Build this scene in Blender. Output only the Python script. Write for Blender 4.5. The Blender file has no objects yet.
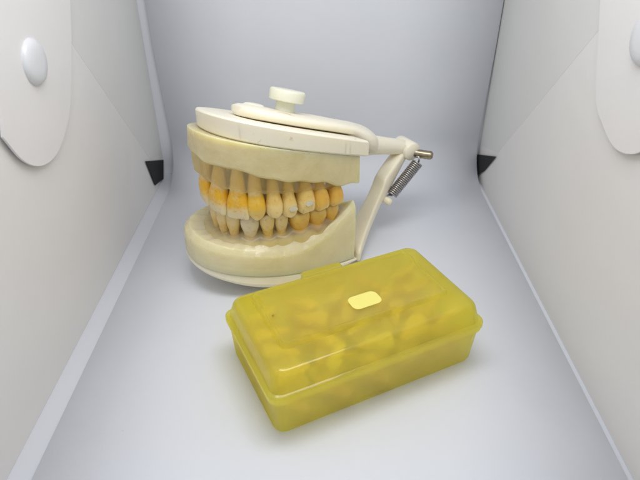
import bpy, bmesh, math, random
from math import sin, cos, pi, radians, sqrt
from mathutils import Vector, Matrix, noise
random.seed(7)
S = 0.01                       # every length below is written in centimetres
scene = bpy.context.scene
COL = scene.collection

# ------------------------------------------------------------ camera
cam = bpy.data.cameras.new('camera'); cam_o = bpy.data.objects.new('camera', cam); COL.objects.link(cam_o)
cam_o.location = (0, 0, 16*S); cam_o.rotation_euler = (radians(90-33.1), 0, 0)
cam.sensor_width = 36; cam.lens = 36*560/640
cam.clip_start = 0.005; cam.clip_end = 20
cam.dof.use_dof = True; cam.dof.focus_distance = 0.235; cam.dof.aperture_fstop = 22
scene.camera = cam_o

# ------------------------------------------------------------ world, lamps, exposure
w = bpy.data.worlds.new('World'); scene.world = w; w.use_nodes = True
bg = w.node_tree.nodes['Background']
bg.inputs['Color'].default_value = (0.93, 0.95, 1.0, 1); bg.inputs['Strength'].default_value = 0.63

def area(name, loc, target, sx, sy, power, color):
    l = bpy.data.lights.new(name, 'AREA'); l.shape = 'RECTANGLE'; l.size = sx*S; l.size_y = sy*S
    l.energy = power; l.color = color
    o = bpy.data.objects.new(name, l); COL.objects.link(o); o.location = Vector(loc)*S
    o.rotation_euler = (Vector(target)-Vector(loc)).to_track_quat('-Z', 'Y').to_euler()
    return o
area('led_strip', (0, 16.0, 24), (0, 17.5, 0), 15, 7.0, 0.235, (0.985, 0.99, 1.0))
scene.view_settings.view_transform = 'Standard'; scene.view_settings.look = 'None'
scene.view_settings.exposure = 0.03; scene.view_settings.gamma = 1
scene.render.resolution_x = 1024; scene.render.resolution_y = 768

# ------------------------------------------------------------ materials
def newmat(name):
    m = bpy.data.materials.new(name); m.use_nodes = True
    nt = m.node_tree; nt.nodes.clear()
    out = nt.nodes.new('ShaderNodeOutputMaterial')
    return m, nt, out
def N(nt, t, **kw):
    n = nt.nodes.new(t)
    for k, v in kw.items():
        if k in n.inputs: n.inputs[k].default_value = v
        else: setattr(n, k, v)
    return n
def rgba(c): return (c[0], c[1], c[2], 1)
def noisefac(nt, scale, detail=4, lo=.35, hi=.65, coord='Object', rough=.55, stretch=None):
    tc = N(nt, 'ShaderNodeTexCoord'); n = N(nt, 'ShaderNodeTexNoise', Scale=scale, Detail=detail, Roughness=rough)
    if stretch:
        mp = N(nt, 'ShaderNodeMapping'); mp.inputs['Scale'].default_value = stretch
        nt.links.new(tc.outputs[coord], mp.inputs[0]); nt.links.new(mp.outputs[0], n.inputs['Vector'])
    else: nt.links.new(tc.outputs[coord], n.inputs['Vector'])
    mr = N(nt, 'ShaderNodeMapRange'); mr.inputs[1].default_value = lo; mr.inputs[2].default_value = hi
    nt.links.new(n.outputs[0], mr.inputs[0])
    return mr.outputs[0]
def mixcol(nt, fac, a, b):
    m = N(nt, 'ShaderNodeMix', data_type='RGBA')
    for i, v in ((6, a), (7, b)):
        if isinstance(v, tuple): m.inputs[i].default_value = rgba(v)
        else: nt.links.new(v, m.inputs[i])
    if isinstance(fac, float): m.inputs[0].default_value = fac
    else: nt.links.new(fac, m.inputs[0])
    return m.outputs[2]
def bump(nt, fac, strength, dist):
    b = N(nt, 'ShaderNodeBump', Strength=strength, Distance=dist)
    nt.links.new(fac, b.inputs['Height']); return b.outputs[0]
def principled(nt, out, color, rough=.5, **kw):
    p = N(nt, 'ShaderNodeBsdfPrincipled', Roughness=rough)
    if isinstance(color, tuple): p.inputs['Base Color'].default_value = rgba(color)
    else: nt.links.new(color, p.inputs['Base Color'])
    for k, v in kw.items():
        k = k.replace('_', ' ')
        if k == 'Normal': nt.links.new(v, p.inputs['Normal'])
        else: p.inputs[k].default_value = v
    nt.links.new(p.outputs[0], out.inputs[0])
    return p

def plain(name, c1, c2, rough, nscale=300, bstr=.15, bdist=.0002, wavy=0, **kw):
    m, nt, out = newmat(name)
    f = noisefac(nt, nscale*.12, 5); g = noisefac(nt, nscale*8, 3, .3, .7)
    nrm = bump(nt, g, bstr, bdist)
    if wavy:
        wv = noisefac(nt, 22, 2, .2, .8); b2 = N(nt, 'ShaderNodeBump', Strength=wavy, Distance=.006)
        nt.links.new(wv, b2.inputs['Height']); nt.links.new(nrm, b2.inputs['Normal']); nrm = b2.outputs[0]
    col = mixcol(nt, f, c1, c2)
    if wavy:   # sparse dust specks
        col = mixcol(nt, noisefac(nt, 420, 2, .80, .84), col, (.45,.43,.40))
    principled(nt, out, col, rough, Normal=nrm, **kw)
    return m
M = {}
M['sheet'] = plain('backdrop_white', (.735,.757,.805), (.75,.772,.82), .55, 100, .05, wavy=.08)
M['board'] = plain('white_board', (.69,.71,.755), (.68,.70,.745), .5, 100, .05)
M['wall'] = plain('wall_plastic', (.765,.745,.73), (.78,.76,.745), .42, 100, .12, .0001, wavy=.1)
M['gusset'] = plain('gusset_plastic_shaded', (.70,.695,.68), (.715,.71,.695), .45, 100, .12, .0001, wavy=.1)  # greyer than the wall: the folded facet's shade is put into the colour
M['flap'] = plain('flap_plastic', (.765,.745,.735), (.78,.76,.75), .4, 100, .1, .0001, wavy=.08)
M['snap'] = plain('snap_plastic', (.70,.71,.73), (.72,.73,.75), .25)
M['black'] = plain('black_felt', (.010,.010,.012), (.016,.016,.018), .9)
M['dirt'] = plain('dirt', (.05,.03,.02), (.02,.015,.01), .8)
def cream(name, a, b, stain):
    m, nt, out = newmat(name)
    f = noisefac(nt, 60, 6, .35, .7); s = noisefac(nt, 110, 6, .62, .74, rough=.7)
    g = noisefac(nt, 900, 4, .3, .7)
    c = mixcol(nt, s, mixcol(nt, f, a, b), stain)
    principled(nt, out, c, .38, Normal=bump(nt, g, .25, .0001), Subsurface_Weight=.35, Subsurface_Scale=.003, Subsurface_Radius=(1,.7,.4))
    return m
M['cream'] = cream('cream_plastic', (.93,.88,.73), (.91,.85,.68), (.62,.50,.30))
M['cream_low'] = cream('cream_plastic_low', (.92,.86,.69), (.90,.82,.63), (.68,.56,.38))
M['knob'] = cream('knob_plastic', (.80,.80,.66), (.78,.78,.62), (.7,.68,.5))

def resin(name, a, b, clear, frost, transl, rough, spots=None, gloss=.25, bstr=.3):
    """clear + frost + transl + diffuse = 1: see-through, blurred see-through, light passed on, scattered back"""
    m, nt, out = newmat(name)
    f = noisefac(nt, 90, 6, .3, .7)
    c = mixcol(nt, f, a, b)
    if spots: c = mixcol(nt, noisefac(nt, 160, 5, .66, .74, rough=.7), c, spots)
    g = noisefac(nt, 260, 5, .3, .7); nrm = bump(nt, g, bstr, .0004)
    sh = [(N(nt, 'ShaderNodeBsdfTransparent'), clear), (N(nt, 'ShaderNodeBsdfRefraction', Roughness=rough, IOR=1.08), frost), (N(nt, 'ShaderNodeBsdfTranslucent'), transl), (N(nt, 'ShaderNodeBsdfDiffuse'), 1-clear-frost-transl)]
    acc, tot = None, 0
    for x, wgt in sh:
        nt.links.new(c, x.inputs['Color'])
        if 'Normal' in x.inputs: nt.links.new(nrm, x.inputs['Normal'])
        tot += wgt
        if acc is None: acc = x.outputs[0]
        elif wgt > 0:
            mx = N(nt, 'ShaderNodeMixShader', Fac=wgt/tot); nt.links.new(acc, mx.inputs[1]); nt.links.new(x.outputs[0], mx.inputs[2]); acc = mx.outputs[0]
    gl = N(nt, 'ShaderNodeBsdfGlossy', Roughness=gloss); gl.inputs['Color'].default_value = (1,1,1,1); nt.links.new(nrm, gl.inputs['Normal'])
    lw = N(nt, 'ShaderNodeFresnel', IOR=1.4); nt.links.new(nrm, lw.inputs['Normal'])
    m3 = N(nt, 'ShaderNodeMixShader'); mn = N(nt, 'ShaderNodeMath', operation='MINIMUM'); mn.inputs[1].default_value = .14; nt.links.new(lw.outputs[0], mn.inputs[0]); nt.links.new(mn.outputs[0], m3.inputs[0])
    nt.links.new(acc, m3.inputs[1]); nt.links.new(gl.outputs[0], m3.inputs[2])
    nt.links.new(m3.outputs[0], out.inputs[0])
    return m
def milky(name, a, b, spots):
    m, nt, out = newmat(name)
    c = mixcol(nt, noisefac(nt, 90, 6, .3, .7), a, b)
    c = mixcol(nt, noisefac(nt, 160, 5, .67, .76, rough=.7), c, spots)
    g = noisefac(nt, 260, 5, .3, .7)
    principled(nt, out, c, .25, Normal=bump(nt, g, .35, .0005), Subsurface_Weight=1.0, Subsurface_Scale=.008, Subsurface_Radius=(1,.8,.35))
    return m
M['slab'] = milky('milky_resin', (.75,.67,.41), (.66,.565,.31), (.55,.45,.22))
M['slab_low'] = milky('milky_resin_low', (.80,.735,.50), (.73,.66,.40), (.76,.69,.44))
M['gum'] = resin('clear_resin', (1.0,.95,.74), (1.0,.92,.64), .56, .0, .37, .2, gloss=.10, bstr=.7)
M['gum_low'] = resin('clear_resin_low', (1.0,.95,.78), (.99,.92,.68), .48, .0, .36, .2, gloss=.2)
M['yellow'] = resin('yellow_plastic', (1.0,.975,.43), (1.0,.965,.36), .26, .33, .36, .42, gloss=.13, bstr=.12)
M['yellow_label'] = plain('pale_yellow_film', (.88,.80,.20), (.90,.82,.23), .5, 100)

def tooth_mat(name, tip, body, stain, root, z0, z1, crown):
    # tip ivory, a stain band between z0..z1 (cm along the tooth), then the root colour
    m, nt, out = newmat(name)
    tc = N(nt, 'ShaderNodeTexCoord'); sp = N(nt, 'ShaderNodeSeparateXYZ'); nt.links.new(tc.outputs['Object'], sp.inputs[0])
    info = N(nt, 'ShaderNodeObjectInfo')
    n = N(nt, 'ShaderNodeTexNoise', Scale=230, Detail=5, Roughness=.65, noise_dimensions='4D')
    mm = N(nt, 'ShaderNodeMath', operation='MULTIPLY'); mm.inputs[1].default_value = 37
    nt.links.new(info.outputs['Random'], mm.inputs[0]); nt.links.new(mm.outputs[0], n.inputs['W'])
    nt.links.new(tc.outputs['Object'], n.inputs['Vector'])
    ad = N(nt, 'ShaderNodeMath', operation='MULTIPLY_ADD'); ad.inputs[1].default_value = .006; 
    nt.links.new(n.outputs[0], ad.inputs[0]); nt.links.new(sp.outputs[2], ad.inputs[2])
    def step(a, b):
        r = N(nt, 'ShaderNodeMapRange', interpolation_type='SMOOTHSTEP'); r.inputs[1].default_value = a*S+.003; r.inputs[2].default_value = b*S+.003
        nt.links.new(ad.outputs[0], r.inputs[0]); return r.outputs[0]
    c = mixcol(nt, step(0, .35), tip, body)
    st = noisefac(nt, 260, 5, .28, .50, rough=.7); mst = N(nt, 'ShaderNodeMath', operation='MULTIPLY'); nt.links.new(st, mst.inputs[0]); nt.links.new(step(z0, z0+.3), mst.inputs[1])
    c = mixcol(nt, mst.outputs[0], c, stain)
    c = mixcol(nt, step(z1, z1+.15), c, root)
    blot = noisefac(nt, 500, 5, .55, .75)
    c2 = mixcol(nt, .55, c, (.55,.34,.09))
    c = mixcol(nt, blot, c, c2)
    g = noisefac(nt, 700, 4, .3, .7)
    principled(nt, out, c, .28, Normal=bump(nt, g, .25, .0002), Subsurface_Weight=.3, Subsurface_Scale=.002, Subsurface_Radius=(1,.6,.3))
    return m
IV, IB = (.84,.72,.48), (.80,.62,.30)
M['t_stain'] = tooth_mat('tooth_ivory_stained', (.86,.76,.54), (.84,.69,.38), (.88,.50,.02), (.82,.62,.28), .34, 1.15, 1.2)
M['t_canine'] = tooth_mat('tooth_canine_stained', (.84,.70,.38), (.82,.60,.20), (.87,.55,.05), (.82,.63,.30), .42, 1.15, 1.2)
M['t_ivory'] = tooth_mat('tooth_ivory', (.85,.71,.40), (.83,.65,.29), (.80,.56,.16), (.78,.57,.22), .55, 1.1, 1.2)
M['t_white'] = tooth_mat('tooth_white', (.82,.74,.58), (.80,.70,.50), (.76,.64,.42), (.66,.52,.32), .5, 1.0, 1.2)
M['t_amber'] = tooth_mat('tooth_amber', (.82,.62,.24), (.80,.53,.13), (.76,.45,.07), (.74,.51,.17), .3, 1.0, 1.2)
M['t_tan'] = tooth_mat('tooth_tan', (.84,.70,.43), (.82,.65,.33), (.78,.57,.22), (.74,.56,.27), .5, 1.0, 1.2)
M['t_loose'] = tooth_mat('tooth_loose_pinkish', (.84,.64,.48), (.82,.58,.42), (.78,.52,.36), (.74,.52,.38), .5, 1.0, 1.2)
M['t_loose_pale'] = tooth_mat('tooth_loose_pale', (.86,.72,.56), (.84,.66,.48), (.80,.60,.40), (.76,.56,.40), .5, 1.0, 1.2)
def metal(name, col, rough, **kw):
    m, nt, out = newmat(name)
    f = noisefac(nt, 700, 5, .35, .7)
    principled(nt, out, mixcol(nt, f, col, tuple(x*.7 for x in col)), rough, Metallic=1.0, **kw)
    return m
M['steel'] = metal('spring_steel', (.46,.44,.44), .3)
M['brass'] = metal('tarnished_brass', (.42,.36,.26), .32)
M['amalgam'] = plain('amalgam', (.86,.85,.83), (.70,.68,.66), .22, 600, Metallic=.45)

# ------------------------------------------------------------ mesh helpers
def link(name, bm, mat, parent=None, smooth=40, loc=None, rot=None):
    bmesh.ops.remove_doubles(bm, verts=bm.verts, dist=1e-5)
    bmesh.ops.recalc_face_normals(bm, faces=bm.faces)
    for v in bm.verts: v.co *= S
    me = bpy.data.meshes.new(name); bm.to_mesh(me); bm.free()
    for p in me.polygons: p.use_smooth = True
    if smooth < 180: me.set_sharp_from_angle(angle=radians(smooth))
    me.materials.append(mat)
    o = bpy.data.objects.new(name, me); COL.objects.link(o)
    if parent: o.parent = parent
    if loc is not None: o.location = Vector(loc)*S
    if rot is not None: o.rotation_euler = rot
    return o
def empty(name, label, cat, loc=(0,0,0), rz=0, group=None):
    o = bpy.data.objects.new(name, None); COL.objects.link(o); o.empty_display_size = .01
    o.location = Vector(loc)*S; o.rotation_euler = (0, 0, rz)
    o['label'] = label; o['category'] = cat
    if group: o['group'] = group
    return o
def loft(bm, rings, closed=True, caps=(True, True), wrap=False):
    R = [[bm.verts.new(p) for p in r] for r in rings]
    n = len(R[0]); m = n if closed else n-1
    for k in range(len(R) if wrap else len(R)-1):
        a, b = R[k], R[(k+1) % len(R)]
        for i in range(m):
            j = (i+1) % n
            bm.faces.new((a[i], a[j], b[j], b[i]))
    if not wrap:
        if caps[0]: bm.faces.new(R[0])
        if caps[1]: bm.faces.new(R[-1][::-1])
    return R
def tube(bm, pts, rad, n=10, caps=True):
    pts = [Vector(p) for p in pts]; rings = []
    up = None
    for i, p in enumerate(pts):
        t = (pts[min(i+1, len(pts)-1)] - pts[max(i-1, 0)]).normalized()
        if up is None:
            up = Vector((0,0,1)) if abs(t.z) < .9 else Vector((1,0,0))
        x = (up - t*up.dot(t)).normalized(); up = x; y = t.cross(x)
        r = rad[i] if isinstance(rad, (list, tuple)) else rad
        rings.append([p + x*(cos(2*pi*k/n)*r) + y*(sin(2*pi*k/n)*r) for k in range(n)])
    loft(bm, rings, caps=(caps, caps))
def rrect(hx, hy, r, z, n=6, cx=0, cy=0):
    out = []
    for k, (sx, sy) in enumerate(((1,1),(-1,1),(-1,-1),(1,-1))):
        for i in range(n+1):
            a = k*pi/2 + i*pi/2/n
            out.append((cx+sx*(hx-r)+r*cos(a), cy+sy*(hy-r)+r*sin(a), z))
    return out
def bevelled_box(bm, x0, x1, y0, y1, z0, z1, r=.05, rc=.15):
    cx, cy, hx, hy = (x0+x1)/2, (y0+y1)/2, (x1-x0)/2, (y1-y0)/2
    rings = [rrect(hx-r, hy-r, rc, z0, cx=cx, cy=cy), rrect(hx, hy, rc, z0+r, cx=cx, cy=cy), rrect(hx, hy, rc, z1-r, cx=cx, cy=cy), rrect(hx-r, hy-r, rc, z1, cx=cx, cy=cy)]
    loft(bm, rings)

# ------------------------------------------------------------ the setting: backdrop sheet
YB = 32.3; R = 2.6
prof = [(4, 0), (12, 0), (20, 0), (26, 0), (YB-R, 0)]
for i in range(1, 13):
    a = i*pi/2/12; prof.append((YB-R+R*sin(a), R-R*cos(a)))
prof += [(YB, 8), (YB, 16), (YB, 24)]
bm = bmesh.new()
def wid(y, z):
    f = min(1, max(0, (z-1.0)/6)); return (-9.1-.3*f, -4, 0, 4, 9.72+.16*f)
top = [[(x, y, z) for x in wid(y, z)] for y, z in prof]
loft(bm, top, closed=False, caps=(False, False))
sheet = link('backdrop', bm, M['sheet']); sheet['kind'] = 'structure'
sm = sheet.modifiers.new('thickness', 'SOLIDIFY'); sm.thickness = .06*S; sm.offset = 0
bm = bmesh.new(); bevelled_box(bm, -60, 60, -40, 60, -1.2, -.66, .02)
g = link('table_surface', bm, M['board']); g['kind'] = 'structure'

# ------------------------------------------------------------ folding photo light box
lb = empty('photo_light_box', 'open folding photo light box with white inner panels around the objects', 'light box', (0, 20, -.6))
lo = Vector((0, 20, -.6))
def L(p): return tuple(Vector(p)-lo)
def slab_poly(bm, pts_yz, x0, x1):
    a = [bm.verts.new(L((x0, y, z))) for y, z in pts_yz]; b = [bm.verts.new(L((x1, y, z))) for y, z in pts_yz]
    bm.faces.new(a); bm.faces.new(b[::-1]); n = len(a)
    for i in range(n): bm.faces.new((a[i], a[(i+1)%n], b[(i+1)%n], b[i]))
XL, XR = -9.95, 9.95
bm = bmesh.new(); bevelled_box(bm, -10.2, 10.2, 3-20, 33-20, 0, .52, .03); link('floor_board', bm, M['board'], lb)
bm = bmesh.new()
slabp = [(-10.2, 32.5), (10.2, 32.5), (10.2, 32.8), (-10.2, 32.8)]
loft(bm, [[L((x, y, z)) for x, y in slabp] for z in (-.07, 24)]); link('back_panel', bm, M['board'], lb)
for s, X in ((-1, XL), (1, XR)):
    bm = bmesh.new(); slab_poly(bm, [(2, -.07), (32.48, -.07), (32.48, 24), (2, 24)], X, X+s*.25)
    link('side_wall', bm, M['wall'], lb)
    bm = bmesh.new()   # gusset sheet beyond the diagonal crease, its grey painting in the facet's shade
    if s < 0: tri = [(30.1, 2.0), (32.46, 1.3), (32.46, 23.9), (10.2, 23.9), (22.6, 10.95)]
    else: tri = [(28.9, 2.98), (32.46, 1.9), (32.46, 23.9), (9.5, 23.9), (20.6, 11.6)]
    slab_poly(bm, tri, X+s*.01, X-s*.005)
    link('wall_gusset_shaded', bm, M['gusset'], lb)
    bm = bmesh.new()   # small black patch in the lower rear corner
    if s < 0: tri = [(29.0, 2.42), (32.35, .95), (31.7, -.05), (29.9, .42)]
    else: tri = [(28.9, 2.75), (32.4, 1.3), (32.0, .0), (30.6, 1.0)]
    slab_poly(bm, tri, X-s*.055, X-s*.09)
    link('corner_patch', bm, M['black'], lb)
    # rounded flap with a snap button
    dy, dz = .45, .89
    if s < 0:
        right = [(22.9, 10.9), (21.33, 8.63), (20.1, 7.68), (18.91, 7.32), (17.74, 7.51), (16.84, 8.16), (16.17, 9.24)]
        c = (19.27, 10.67)
    else:
        right = [(20.7, 12.0), (19.39, 9.48), (18.35, 8.78), (17.19, 8.44), (16.02, 8.75), (15.0, 9.7)]
        c = (17.25, 11.9)
    # smooth the measured outline
    P = [Vector(p) for p in right]; pts = []
    top1 = P[0] + Vector((dy, dz))*12; top0 = P[-1] + Vector((dy, dz))*12 + Vector((-.6, .5))
    Q = [top1] + P + [top0]
    for i in range(1, len(Q)-2):
        for k in range(6):
            t = k/6; a, b, c2, d = Q[i-1], Q[i], Q[i+1], Q[i+2]
            if i == 1: a = b - (c2-b)
            if i == len(Q)-3: d = c2 + (c2-b)
            pts.append(.5*((2*b)+(c2-a)*t+(2*a-5*b+4*c2-d)*t*t+(3*b-a-3*c2+d)*t**3))
    pts = [top1] + pts + [Q[-2], top0]
    bm = bmesh.new(); slab_poly(bm, [tuple(p) for p in pts], X-s*.12, X-s*.2)
    fl = link('wall_flap', bm, M['flap'], lb)
    bm = bmesh.new()
    prf = [(0, .24), (.3, .235), (.55, .21), (.70, .15), (.77, .07), (.78, 0)]
    rings = [[L((X-s*(.2+h), c[0]+r*cos(2*pi*k/32), c[1]+r*sin(2*pi*k/32))) for k in range(32)] for r, h in prf[:0:-1]]
    loft(bm, rings); link('snap_button', bm, M['snap'], fl)

# ------------------------------------------------------------ teeth
def sgnp(v, p): return math.copysign(abs(v)**p, v)
def tooth_mesh(kind, w, d, ch, rl, seed=0):
    rnd = random.Random(seed); n = 20; bm = bmesh.new()
    cusp = 0
    if kind == 'incisor':
        prof = [(0, .40, .10, 3), (.03, .46, .18, 3), (.14, .49, .30, 2.8), (.38, .5, .42, 2.6), (.68, .47, .5, 2.3), (.88, .41, .47, 2.1), (1, .35, .42, 2)]
    elif kind == 'canine':
        prof = [(0, .10, .10, 2), (.05, .25, .22, 2), (.16, .42, .34, 2.2), (.36, .5, .45, 2.4), (.62, .49, .52, 2.3), (.85, .42, .48, 2), (1, .35, .45, 2)]
    elif kind == 'premolar':
        prof = [(.12, .03, .05, 2), (.02, .2, .30, 2), (.05, .34, .43, 2.2), (.2, .46, .49, 2.4), (.45, .5, .5, 2.4), (.75, .44, .48, 2.2), (1, .34, .42, 2)]; cusp = .08
    else:
        prof = [(.14, .04, .04, 2), (.06, .26, .26, 2), (.05, .38, .38, 2.6), (.18, .47, .47, 3), (.45, .5, .5, 3), (.75, .47, .48, 2.8), (1, .41, .43, 2.4)]; cusp = .10
    rings = []
    for q, (t, a, b, e) in enumerate(prof):
        r = []
        for k in range(n):
            th = 2*pi*k/n
            x = a*w*sgnp(cos(th), 2/e); y = b*d*sgnp(sin(th), 2/e); z = t*ch
            if cusp and q in (1, 2): z += cusp*(abs(cos(2*th)) if kind == 'molar' else abs(cos(th)))*.9 - cusp*.4
            if kind == 'canine' and q < 3: z += abs(x)*.25
            if kind in ('incisor', 'canine') and b < .4: y += (.5-b)*d*-.12
            r.append((x, y, z))
        rings.append(r)
    for t, a, b in ((.2, .34, .42), (.5, .29, .36), (.8, .2, .26), (.95, .11, .14), (1, .03, .04)):
        lobe = .25 if kind == 'molar' else 0
        rings.append([(a*w*(1+lobe*abs(cos(2*pi*k/n))-lobe*.5)*cos(2*pi*k/n), b*d*sin(2*pi*k/n), ch+t*rl) for k in range(n)])
    loft(bm, rings)
    ph = rnd.random()*50
    for v in bm.verts: v.co += noise.noise_vector(v.co*2.2+Vector((ph, 0, 0)))*.035
    return bm
def finish_tooth(o):
    m = o.modifiers.new('smooth', 'SUBSURF'); m.levels = 1; m.render_levels = 2

# ------------------------------------------------------------ dental model. local x = front of the jaws, y = the side facing the camera
PSI = radians(30)
O = Vector((-.01, 24.41, 0))
dm = empty('dental_model', 'cream and translucent yellow hinged jaw model with two full rows of stained teeth', 'dental model', tuple(O), pi+PSI)

_UC = {}
def U(t, a0, a1, af, hw, n=2.2):
    """smooth U outline resampled by arc length, t in -1..1 (far back, front, near back)"""
    key = (a0, a1, af, hw, n)
    if key not in _UC:
        pts = [(a0, 0), (a0, hw*.45), (a0, hw*.82), (a0+.02, hw*.93), (a0+.18, hw), (a0+.5, hw)] if False else [(a0, hw*.86), (a0+.1, hw*.955), (a0+.38, hw*.995)]
        x = a0+.8
        while x < a1: pts.append((x, hw)); x += .4
        for i in range(0, 61):
            th = pi/2*(1-i/60)
            pts.append((a1+(af-a1)*max(0, cos(th))**(2/n), hw*max(0, sin(th))**(2/n)))
        pts += [(a, -b) for a, b in pts[-2::-1]]
        for _ in range(60): pts = [pts[0]]+[((p[0]+2*q[0]+r[0])/4, (p[1]+2*q[1]+r[1])/4) for p, q, r in zip(pts, pts[1:], pts[2:])]+[pts[-1]]
        ss = [0]
        for p, q in zip(pts, pts[1:]): ss.append(ss[-1]+math.hypot(q[0]-p[0], q[1]-p[1]))
        _UC[key] = (pts, ss)
    pts, ss = _UC[key]; s_ = (1-t)/2*ss[-1]
    import bisect
    i = min(max(bisect.bisect(ss, s_)-1, 0), len(pts)-2); f = (s_-ss[i])/(ss[i+1]-ss[i]+1e-12)
    return pts[i][0]+(pts[i+1][0]-pts[i][0])*f, pts[i][1]+(pts[i+1][1]-pts[i][1])*f
TS = [-1+2*i/140 for i in range(141)]
ARW, AFR = 2.55, 5.60
def arch_curve(scale_w=1, front=AFR, n=2.6, turn=8):
    pts = []; c, sn = cos(radians(turn)), sin(radians(turn))
    for i in range(801):
        th = -1.5707+3.1414*i/800
        a, b = .1+(front-.1)*max(0, cos(th))**(2/n), math.copysign(ARW*scale_w*abs(sin(th))**(2/n), th)
        pts.append((2.5+(a-2.5)*c-b*sn, (a-2.5)*sn+b*c))
    s = [0]
    for p, q in zip(pts, pts[1:]): s.append(s[-1]+math.hypot(q[0]-p[0], q[1]-p[1]))
    mid = s[400]; return pts, [x-mid for x in s]
def arch_at(curve, s):
    pts, ss = curve; s = max(ss[0]+1e-6, min(ss[-1]-1e-6, s))
    import bisect
    i = bisect.bisect(ss, s)-1; i = min(i, len(pts)-2)
    f = (s-ss[i])/(ss[i+1]-ss[i]+1e-12); p, q = pts[i], pts[i+1]
    j0, j1 = max(0, i-25), min(len(pts)-1, i+25)
    tx, ty = pts[j1][0]-pts[j0][0], pts[j1][1]-pts[j0][1]; l = math.hypot(tx, ty)
    return (p[0]+(q[0]-p[0])*f, p[1]+(q[1]-p[1])*f), (tx/l, ty/l)

up_plate_bot = lambda a, b=0: 5.5+.32*a+.16*b
up_plate_top = lambda a, b=0: 6.20+.345*a+.185*b
up_slab_bot = lambda a, b=0: 4.25+.33*a+.10*b
up_margin = lambda a: 4.42+.175*a
occl = lambda a: 3.52+.07*a
lo_margin = lambda a: 2.88-.03*a
lo_slab_top = lambda a: 2.12+.16*max(0, a-3.6)+ (1.05*max(0, (2.6-a)/2.6)**1.5 if a < 2.6 else 0)
lo_slab_bot = lambda a: .42+.15*a
lo_plate_bot = lambda a: .02+.030*max(0, a-1)**1.95

def sweep(name, mat, fn, parent, smooth=30):
    bm = bmesh.new(); rings = [fn(t) for t in TS]
    Rr = [[bm.verts.new(p) for p in r] for r in rings]; n = len(Rr[0])
    for a, b in zip(Rr, Rr[1:]):
        for i in range(n):
            j = (i+1) % n
            bm.faces.new((a[i], a[j], b[j], b[i]))
    bm.faces.new(Rr[0]); bm.faces.new(Rr[-1][::-1])
    bmesh.ops.remove_doubles(bm, verts=bm.verts, dist=1e-4)
    bmesh.ops.dissolve_degenerate(bm, edges=bm.edges, dist=1e-5)
    o = link(name, bm, mat, parent, smooth)
    bv = o.modifiers.new('soft_edge', 'BEVEL'); bv.width = .045*S; bv.segments = 3; bv.limit_method = 'ANGLE'; bv.angle_limit = radians(40)
    return o
def lerp2(p, q, f): return (p[0]+(q[0]-p[0])*f, p[1]+(q[1]-p[1])*f)
def spine(a): return (min(max(a, 0.0), 3.0)*.98, 0.0)

# upper mounting plate
def f_up_plate(t):
    a, b = U(t, -1.0, 2.0, 5.58, 2.98, 2.4)
    ai, bi = a-(.06 if a > 0 else -.06), b*.975; c = (min(a, 3.0), 0)
    return [(c[0], c[1], up_plate_bot(c[0])), (ai, bi, up_plate_bot(ai, bi)), (a, b, up_plate_bot(a, b)+.07), (a, b, up_plate_top(a, b)-.08), (ai, bi, up_plate_top(ai, bi)), (c[0], c[1], up_plate_top(c[0]))]
sweep('upper_plate', M['cream'], f_up_plate, dm)
# upper base block of milky resin
def f_up_base(t):
    a, b = U(t, -.58, 2.0, 6.12, 3.02, 2.45); c = (min(max(a, 0), 3.0), 0)
    wob = .17*noise.noise(Vector((a*1.1, b*1.1, 3))) + .05*sin(a*2.3+b)
    q = lerp2((a, b), c, .03); r = lerp2((a, b), c, .20)
    return [(c[0], 0, up_plate_bot(c[0])-.006), (a*.985, b*.985, up_plate_bot(a*.985, b*.985)-.006), (a, b, up_slab_bot(a, b)+.12+wob), (q[0], q[1], up_slab_bot(*q)+wob), (r[0], r[1], up_slab_bot(*r)+.10+wob*.5), (c[0], 0, up_slab_bot(c[0])+.35)]
sweep('upper_base', M['slab'], f_up_base, dm)

# widths along the arch from the midline back
UPW = [(1.0,'incisor',.66),(.90,'incisor',.6),(.74,'canine',.72),(.70,'premolar',.85),(.66,'premolar',.82),(.78,'molar',.95),(.76,'molar',.95),(.70,'molar',.88)]
LOW = [(.60,'incisor',.54),(.62,'incisor',.54),(.80,'canine',.70),(.66,'premolar',.75),(.62,'premolar',.75),(.92,'molar',.95),(.86,'molar',.92),(.70,'molar',.85)]
up_curve = arch_curve(1, AFR); lo_curve = arch_curve(.96, 5.48, 2.2)
def centers(W, fixed=None):
    if fixed: return fixed
    s = 0; out = []
    for w_, k, d in W: out.append(s+w_/2); s += w_+.015
    return out
UC, LC = [.52, 1.48, 2.25, 2.97, 3.6, 4.35, 5.12, 5.88], [.31, .93, 1.70, 2.44, 3.07, 3.87, 4.76, 5.52]

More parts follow.
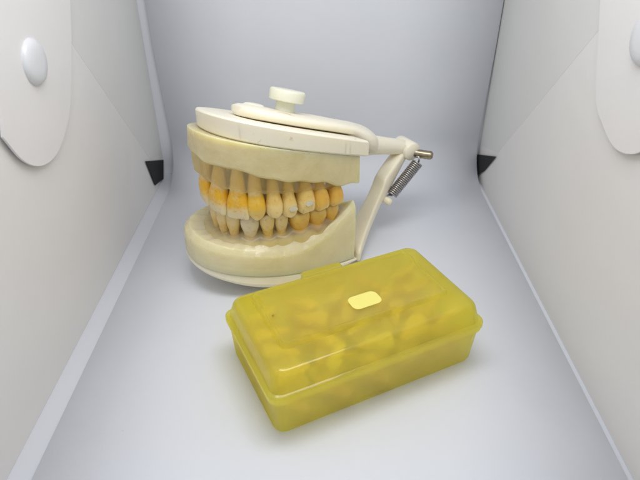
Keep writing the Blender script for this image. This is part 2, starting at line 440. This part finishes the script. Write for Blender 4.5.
def ridge(name, mat, curve, cs, marg, other, flip, half=.52):
    smax = cs[-1]+(.34 if flip else .45)
    allc = sorted([-c for c in cs]+cs)
    def fn(t):
        s = t*min(smax, curve[1][-1]-.01); (a, b), (tx, ty) = arch_at(curve, s)
        nx, ny = ty, -tx                                  # outward normal
        if nx*a+ny*b < 0: nx, ny = -nx, -ny
        dd = min(abs(s-c) for c in allc); near = cos(min(1, dd/.4)*pi/2)   # 1 on a tooth, 0 between
        h = half*(.76+.24*near)*(min(1, max(.62, (a+1.0)/2.2)) if flip else min(1, max(.5, (a+.6)/2.0))); z = marg(a); o = other(a, b)
        sg = 1 if flip else -1
        z2 = z - sg*.13*(1-near)                          # papilla between teeth
        P = lambda k, zz: (a+nx*k, b+ny*k, zz)
        m = (z+o)/2
        return [P(-h*1.5, o+sg*.15), P(-h*1.3, m), P(-h*.95, z+sg*.08), P(-h*.6, z2), P(h*.62, z2), P(h*.92, z+sg*.10), P(h*(1.0 if flip else .95), z+(o-z)*.45), P(h if flip else h*.85, o-sg*.1), P(h if flip else h*.85, o+sg*.15)]
    bm = bmesh.new(); ts = [-1+2*i/220 for i in range(221)]
    loft(bm, [fn(t) for t in ts])
    return link(name, bm, mat, dm, 70)
ridge('upper_gum', M['gum'], up_curve, UC, up_margin, lambda a, b: max(up_slab_bot(a, b)+.15, up_margin(a)+.2), True, .47)

def place_row(W, C, curve, upper):
    for side in (1, -1):
        for i, (w_, kind, d) in enumerate(W):
            (a, b), (tx, ty) = arch_at(curve, side*C[i])
            nx, ny = ty, -tx
            if nx*a+ny*b < 0: nx, ny = -nx, -ny
            ch = (1.22, 1.18, 1.32, 1.1, 1.02, .98, .92, .85)[i] if upper else (.95, .95, 1.0, .92, .88, .82, .76, .7)[i]
            rl = (1.3, 1.2, 1.3, .95, .9, .75, .6, .45)[i] if upper else (.75, .8, .9, .8, .75, .7, .7, .65)[i]
            bm = tooth_mesh(kind, w_*(1.12 if upper else 1.06), d, ch, rl, seed=i*7+side+(50 if upper else 0))
            rnd = random.Random(i*13+side*5+upper*100)
            if upper:
                mat = ['t_stain','t_stain','t_canine','t_ivory','t_ivory','t_ivory','t_amber','t_amber'][i]
                if side < 0: mat = ['t_stain','t_stain','t_canine','t_ivory','t_tan','t_amber','t_amber','t_amber'][i]
            else:
                mat = ['t_tan','t_tan','t_white','t_ivory','t_tan','t_amber','t_amber','t_amber'][i]
                if side < 0 and i == 2: mat = 't_tan'
            o = link('tooth', bm, M[mat], dm, 180); finish_tooth(o)
            if i >= 3 and upper: ddz = .02
            else: ddz = 0
            zt = occl(a) + (.0 if upper else .06) + ddz
            if upper and kind == 'canine': zt -= .08
            if upper and kind == 'incisor': zt -= .0
            shift = .10 if upper else -.04
            # frame: tooth x along the arch, z towards the root, y outward
            zv = Vector((nx*(-.10 if upper else -.06), ny*(-.10 if upper else -.05), 1 if upper else -1)).normalized()
            zv += Vector((tx, ty, 0))*rnd.uniform(-.05, .05); zv.normalize()
            xv = Vector((tx, ty, 0)); yv = zv.cross(xv).normalized(); xv = yv.cross(zv)
            m = Matrix((xv, yv, zv)).transposed().to_4x4()
            m = m @ Matrix.Rotation(rnd.uniform(-.10, .10), 4, 'Z')
            m.translation = Vector((a+nx*shift, b+ny*shift, zt+rnd.uniform(-.03, .03)))*S
            o.matrix_local = m
            if upper and side > 0 and i in (4, 5):
                bm2 = bmesh.new(); rr = (.15, .14)[i-4]
                yo = d*.47*(1 if (m.to_3x3() @ Vector((0,1,0))).dot(Vector((nx, ny, 0))) > 0 else -1)
                cx, cz = (.08, .46) if i == 4 else (-.06, .56)
                rings = []
                for r_, h_ in ((1, -.06), (1, .03), (.8, .05), (.35, .02)):
                    rings.append([(cx+rr*1.25*r_*cos(2*pi*k/14)*(1+.15*sin(3*k)), yo+math.copysign(h_, yo), cz+rr*.8*r_*sin(2*pi*k/14)) for k in range(14)])
                loft(bm2, rings); f = link('filling', bm2, M['amalgam'], o, 60)
place_row(UPW, UC, up_curve, True)

# lower base, plate, gum
def f_lo_base(t):
    a, b = U(t, -.42, 2.2, 6.92, 3.08, 2.2); c = (min(max(a, 0), 3.0), 0)
    q = lerp2((a, b), c, .025); r = lerp2((a, b), c, .085); e = lerp2((a, b), c, .20)
    top = lo_slab_top(a)
    lump = noise.noise(Vector((a*2.4, b*2.4, 9))); inner = 2.58 + .10*lump
    step = lerp2((a, b), c, .008)
    return [(c[0], 0, lo_slab_bot(c[0])), (q[0], q[1], lo_slab_bot(q[0])), (a, b, lo_slab_bot(a)+.08), (a, b, top-.75), (step[0], step[1], top-.68), (step[0], step[1], top-.25), (q[0], q[1], top-.08), (r[0], r[1], top+.10+.05*lump), (e[0], e[1], max(inner, top*.8+.2) if a > 1.6 else top*.98), (c[0], 0, 2.2)]
sweep('lower_base', M['slab_low'], f_lo_base, dm)
def f_lo_plate(t):
    a, b = U(t, -.6, 2.2, 6.95, 3.12, 2.15); c = (min(a, 3.0), 0); q = lerp2((a, b), c, .09); r = lerp2((a, b), c, .02)
    return [(c[0], 0, lo_plate_bot(c[0])), (q[0], q[1], lo_plate_bot(a)), (r[0], r[1], lo_plate_bot(a)+.22), (a, b, lo_plate_bot(a)+.38 if a > 3 else min(lo_plate_bot(a)+.38, lo_slab_bot(a)-.05)), (r[0], r[1], lo_slab_bot(a)+.01), (c[0], 0, lo_slab_bot(c[0])-.01)]
sweep('lower_plate', M['cream_low'], f_lo_plate, dm)
ridge('lower_gum', M['gum_low'], lo_curve, LC, lo_margin, lambda a, b: 1.95, False, .55)
place_row(LOW, LC, lo_curve, False)

# lower arm: fans out from the plate's rear edge and narrows up to the hinge
bm = bmesh.new()
def sec(a, w_, z0, z1, off=0, r=.12):
    return [(a, off+y, z) for y, z in ((-w_, z0+r), (-w_+r, z0), (w_-r, z0), (w_, z0+r), (w_, z1-r), (w_-r, z1), (-w_+r, z1), (-w_, z1-r))]
loft(bm, [sec(-.50, 1.0, .03, .75, 2.0), sec(-.8, .9, .12, .95, 1.75), sec(-1.6, .62, .65, 1.45, 1.35), sec(-2.4, .5, 1.3, 2.1, .95), sec(-3.0, .48, 1.85, 2.75, .65), sec(-3.15, .48, 1.95, 3.15, .6), sec(-3.3, .48, 2.05, 3.3, .55), sec(-4.2, .48, 2.85, 3.85, .2), sec(-4.85, .42, 3.5, 4.2, 0), sec(-5.1, .36, 3.75, 4.2, 0)])
lower_arm = link('lower_arm', bm, M['cream_low'], dm, 60)
mm = lower_arm.modifiers.new('smooth', 'SUBSURF'); mm.levels = 1; mm.render_levels = 2
# peg for the spring, and the bump on the arm
bm = bmesh.new(); tube(bm, [(-3.3, .5, 2.05), (-3.42, 1.15, 1.98), (-3.44, 1.26, 1.97), (-3.45, 1.32, 1.97)], [.20, .20, .16, .07], 18); link('spring_peg', bm, M['cream_low'], lower_arm, 60)

# upper arm: broad tongue on the plate, step down, round neck, hinge knuckle
bm = bmesh.new()
def tong(a, w_, z0, z1, off=0): return [(a, off+w_*cos(2*pi*k/24), (z0+z1)/2+(z1-z0)/2*sgnp(sin(2*pi*k/24), .6)) for k in range(24)]
tp = up_plate_top
loft(bm, [tong(4.05, .25, tp(4.05)+.05, tp(4.05)+.30), tong(3.95, .7, tp(3.95)+.02, tp(3.95)+.48), tong(3.6, 1.15, tp(3.6)-.02, tp(3.6)+.56), tong(3.0, 1.45, tp(3.0)-.02, tp(3.0)+.58), tong(2.0, 1.62, tp(2.0)-.02, tp(2.0)+.56),
          tong(1.0, 1.6, tp(1)-.02, tp(1)+.56), tong(0, 1.5, tp(0)-.02, tp(0)+.60), tong(-1.0, 1.45, tp(-1)-.02, tp(-1)+.58), tong(-1.9, 1.4, 4.95, 6.10), tong(-2.45, 1.25, 4.6, 5.85), tong(-2.62, 1.05, 4.65, 5.7)])
for v in bm.verts: v.co.z += .17*v.co.y*min(1, max(0, (v.co.x+3)/2))
ua = link('upper_arm', bm, M['cream'], dm, 60)
bm = bmesh.new()
tube(bm, [(-2.4, .2, 4.98), (-3.0, .15, 4.80), (-3.8, .05, 4.55), (-4.7, 0, 4.28), (-5.2, 0, 4.14)], [.56, .48, .43, .40, .36], 20)
link('hinge_neck', bm, M['cream'], dm, 60)
bm = bmesh.new()
tube(bm, [(-5.15, -.62, 4.12), (-5.15, -.55, 4.12), (-5.15, .55, 4.12), (-5.15, .62, 4.12)], [.42, .48, .48, .42], 24)
link('hinge_knuckle', bm, M['cream'], dm, 50)
# low round boss beside the knob and the screw knob itself
bm = bmesh.new()
def disc(bm, c, nrm, prof, n=32, knurl=0):
    nrm = Vector(nrm).normalized(); x = nrm.orthogonal().normalized(); y = nrm.cross(x)
    loft(bm, [[Vector(c)+nrm*h+x*(r*(1+(knurl if k % 2 else 0))*cos(2*pi*k/n))+y*(r*(1+(knurl if k % 2 else 0))*sin(2*pi*k/n)) for k in range(n)] for r, h in prof])
nup = (-.31, -.14, 1)
disc(bm, (3.0, -.5, tp(3.0)+.40), nup, [(.5, 0), (.48, .06), (.40, .12), (.3, .14)]); link('round_boss', bm, M['cream'], dm, 50)
bm = bmesh.new()
kc = Vector((1.75, 0, tp(1.75)+.70))
disc(bm, kc, nup, [(.45, -.25), (.42, .1), (.42, .45)], 32); link('knob_stem', bm, M['knob'], dm, 50)
bm = bmesh.new()
disc(bm, kc, nup, [(.70, .30), (.76, .34), (.78, .70), (.74, .77), (.70, .79)], 64, .012); link('screw_knob', bm, M['knob'], dm, 50)
for px_, side in ((-.2, 1), (1.3, 1), (3.2, 1)):
    bm = bmesh.new(); yb = 2.55 if px_ < 3 else 2.3
    disc(bm, (px_, yb, tp(px_, yb)-.005), nup, [(.10, 0), (.10, .018), (.07, .03)], 18); link('moulding_pip', bm, M['cream'], dm, 50)
# hinge pin and spring
bm = bmesh.new()
d = Vector((-.72, .68, -.06)).normalized(); p0 = Vector((-5.2, .3, 3.98))
pts, rad = [], []
for i in range(13): pts.append(p0+d*(.1*i)); rad.append(.23 if i in (0,1,2,3) else (.215 if i % 2 else .23))
rad[-1] = .12
tube(bm, pts, rad, 20); link('hinge_pin', bm, M['brass'], dm, 30)
bm = bmesh.new()
s0 = Vector((-3.68, 1.0, 2.22)); s1 = Vector((-5.2, 1.0, 3.68)); ax = (s1-s0).normalized(); L0 = (s1-s0).length
x = ax.orthogonal().normalized(); y = ax.cross(x); turns = 21; pts = []
pts += [Vector((-3.5, 1.0, 1.95)), Vector((-3.35, 1.02, 2.1)), Vector((-3.45, 1.0, 2.28))]
for i in range(turns*14+1):
    a = 2*pi*i/14; pts.append(s0+ax*(L0*i/(turns*14))+x*(.25*cos(a))+y*(.25*sin(a)))
pts += [s1+ax*.12, s1+ax*.25+Vector((0, -.15, .05)), Vector((-5.25, .75, 3.9))]
tube(bm, pts, .05, 7); link('spring', bm, M['steel'], dm, 180)

# ------------------------------------------------------------ yellow lidded case
BL, BW = 8.62, 4.95
rot = radians(26.1); ax_ = Vector((cos(rot), sin(rot), 0)); ay_ = Vector((-sin(rot), cos(rot), 0))
bo = Vector((-1.52, 12.02, 0)) + ax_*BL/2 + ay_*BW/2
bx = empty('plastic_case', 'translucent yellow hinged plastic case full of loose teeth, lid closed', 'plastic case', (bo.x, bo.y, .035), rot)
hx, hy = BL/2, BW/2
bm = bmesh.new()
tray = [rrect(hx-.34, hy-.34, .32, 0), rrect(hx-.22, hy-.22, .38, .05), rrect(hx-.16, hy-.16, .42, .2), rrect(hx-.08, hy-.08, .42, 1.50), rrect(hx-.08, hy-.08, .42, 1.62), rrect(hx-.0, hy-.0, .42, 1.64), rrect(hx-.0, hy-.0, .42, 1.76),
        rrect(hx-.20, hy-.20, .34, 1.76), rrect(hx-.20, hy-.20, .34, 1.5), rrect(hx-.27, hy-.27, .32, .24), rrect(hx-.38, hy-.38, .3, .14)]
loft(bm, tray); link('tray', bm, M['yellow'], bx, 35)
bm = bmesh.new()
r0 = .5
lid = [rrect(hx-.04, hy-.04, .4, 1.775), rrect(hx+.04, hy+.04, .46, 1.79), rrect(hx+.04, hy+.04, .46, 1.96), rrect(hx-.01, hy-.01, .45, 2.00), rrect(hx-.10, hy-.10, .42, 2.02), rrect(hx-.20, hy-.20, .42, 2.45)]
for i in range(1, 7):
    a = i*pi/2/6; lid.append(rrect(hx-.22-.26*(1-cos(a)), hy-.22-.26*(1-cos(a)), .42, 2.52+.26*sin(a)))
# flat margin, then the raised oblong panel set back from the front edge
px0, px1, py0, py1 = -hx+.95, hx-.95, -hy+1.25, hy-.62
pc = ((px0+px1)/2, (py0+py1)/2); ph_ = ((px1-px0)/2, (py1-py0)/2)
lid += [rrect(ph_[0]+q, ph_[1]+q, .24+q, z, cx=pc[0], cy=pc[1]) for q, z in ((.06, 2.785), (.03, 2.86), (.0, 2.95), (-.05, 2.985), (-.10, 2.97), (-.14, 2.90), (-.20, 2.885))]
outer = lid[:]
inner = [rrect(ph_[0]-.18, ph_[1]-.18, .18, 2.80, cx=pc[0], cy=pc[1]), rrect(ph_[0]+.0, ph_[1]+.0, .2, 2.705, cx=pc[0], cy=pc[1])]
for i in range(6, 0, -1):
    a = i*pi/2/6; inner.append(rrect(hx-.31-.20*(1-cos(a)), hy-.31-.20*(1-cos(a)), .36, 2.50+.20*sin(a)))
inner += [rrect(hx-.29, hy-.29, .34, 2.43), rrect(hx-.20, hy-.20, .34, 1.775)]
# outer skin and inner skin joined into one closed shell
Rr = loft(bm, outer+inner, wrap=False, caps=(False, False))
bm.faces.new(Rr[len(outer)-1]); 
# remove the wall strip that would join the two panel tops, cap the inner one
for f in [f for f in bm.faces if len(f.verts) == 4 and sum(v in Rr[len(outer)-1] for v in f.verts) == 2 and sum(v in Rr[len(outer)] for v in f.verts) == 2]: bm.faces.remove(f)
bm.faces.new(Rr[len(outer)][::-1])
n = len(Rr[0])
for i in range(n): bm.faces.new((Rr[-1][i], Rr[-1][(i+1)%n], Rr[0][(i+1)%n], Rr[0][i]))
lid_o = link('lid', bm, M['yellow'], bx, 32)
bm = bmesh.new(); bevelled_box(bm, -1.0, .75, hy-.2, hy+.16, 1.6, 2.66, .05, .1); link('lid_hinge', bm, M['yellow'], bx, 35)
bm = bmesh.new(); bevelled_box(bm, -.32, .88, -.66, .08, 2.89, 2.912, .006, .24)
link('label_patch', bm, M['yellow_label'], lid_o, 35)
bm = bmesh.new(); disc(bm, (-3.05, .45, 2.835), (0,0,1), [(.035, 0), (.04, .02), (.02, .03)], 9); link('dirt_speck', bm, M['dirt'], lid_o, 60)

# loose teeth inside the case: top-level things
kinds = [('incisor', .60, .46), ('canine', .52, .52), ('premolar', .54, .62), ('molar', .74, .70)]
k = 0
for layer in range(3):
    for ix in range(5):
        for iy in range(4):
            kind, w_, d_ = kinds[(ix*3+iy*2+layer+ix*iy) % 4]
            bm = tooth_mesh(kind, w_, d_, .66, .72, seed=200+k)
            x0 = -hx+1.12+ix*1.58+random.uniform(-.08, .08); y0 = -hy+.83+iy*1.02+random.uniform(-.04, .04)
            z0 = .62 + layer*.72
            yaw = random.choice((0, pi))+random.uniform(-1.1, 1.1); tilt = random.uniform(-.06, .06)
            q = Matrix.Rotation(rot+yaw, 4, 'Z') @ Matrix.Rotation(pi/2+tilt, 4, 'Y') @ Matrix.Rotation(random.uniform(0, pi*2), 4, 'Z')
            for v in bm.verts: v.co.z -= .68
            o = link('loose_tooth', bm, M[random.choice(('t_loose', 't_loose_pale', 't_loose'))], None, 180); finish_tooth(o)
            pw = bo + ax_*x0 + ay_*y0
            q.translation = Vector((pw.x, pw.y, z0+.035))*S; o.matrix_world = q
            o['label'] = 'loose ivory tooth lying among others inside the closed yellow case'; o['category'] = 'tooth'; o['group'] = 'loose teeth inside the yellow case'
            k += 1
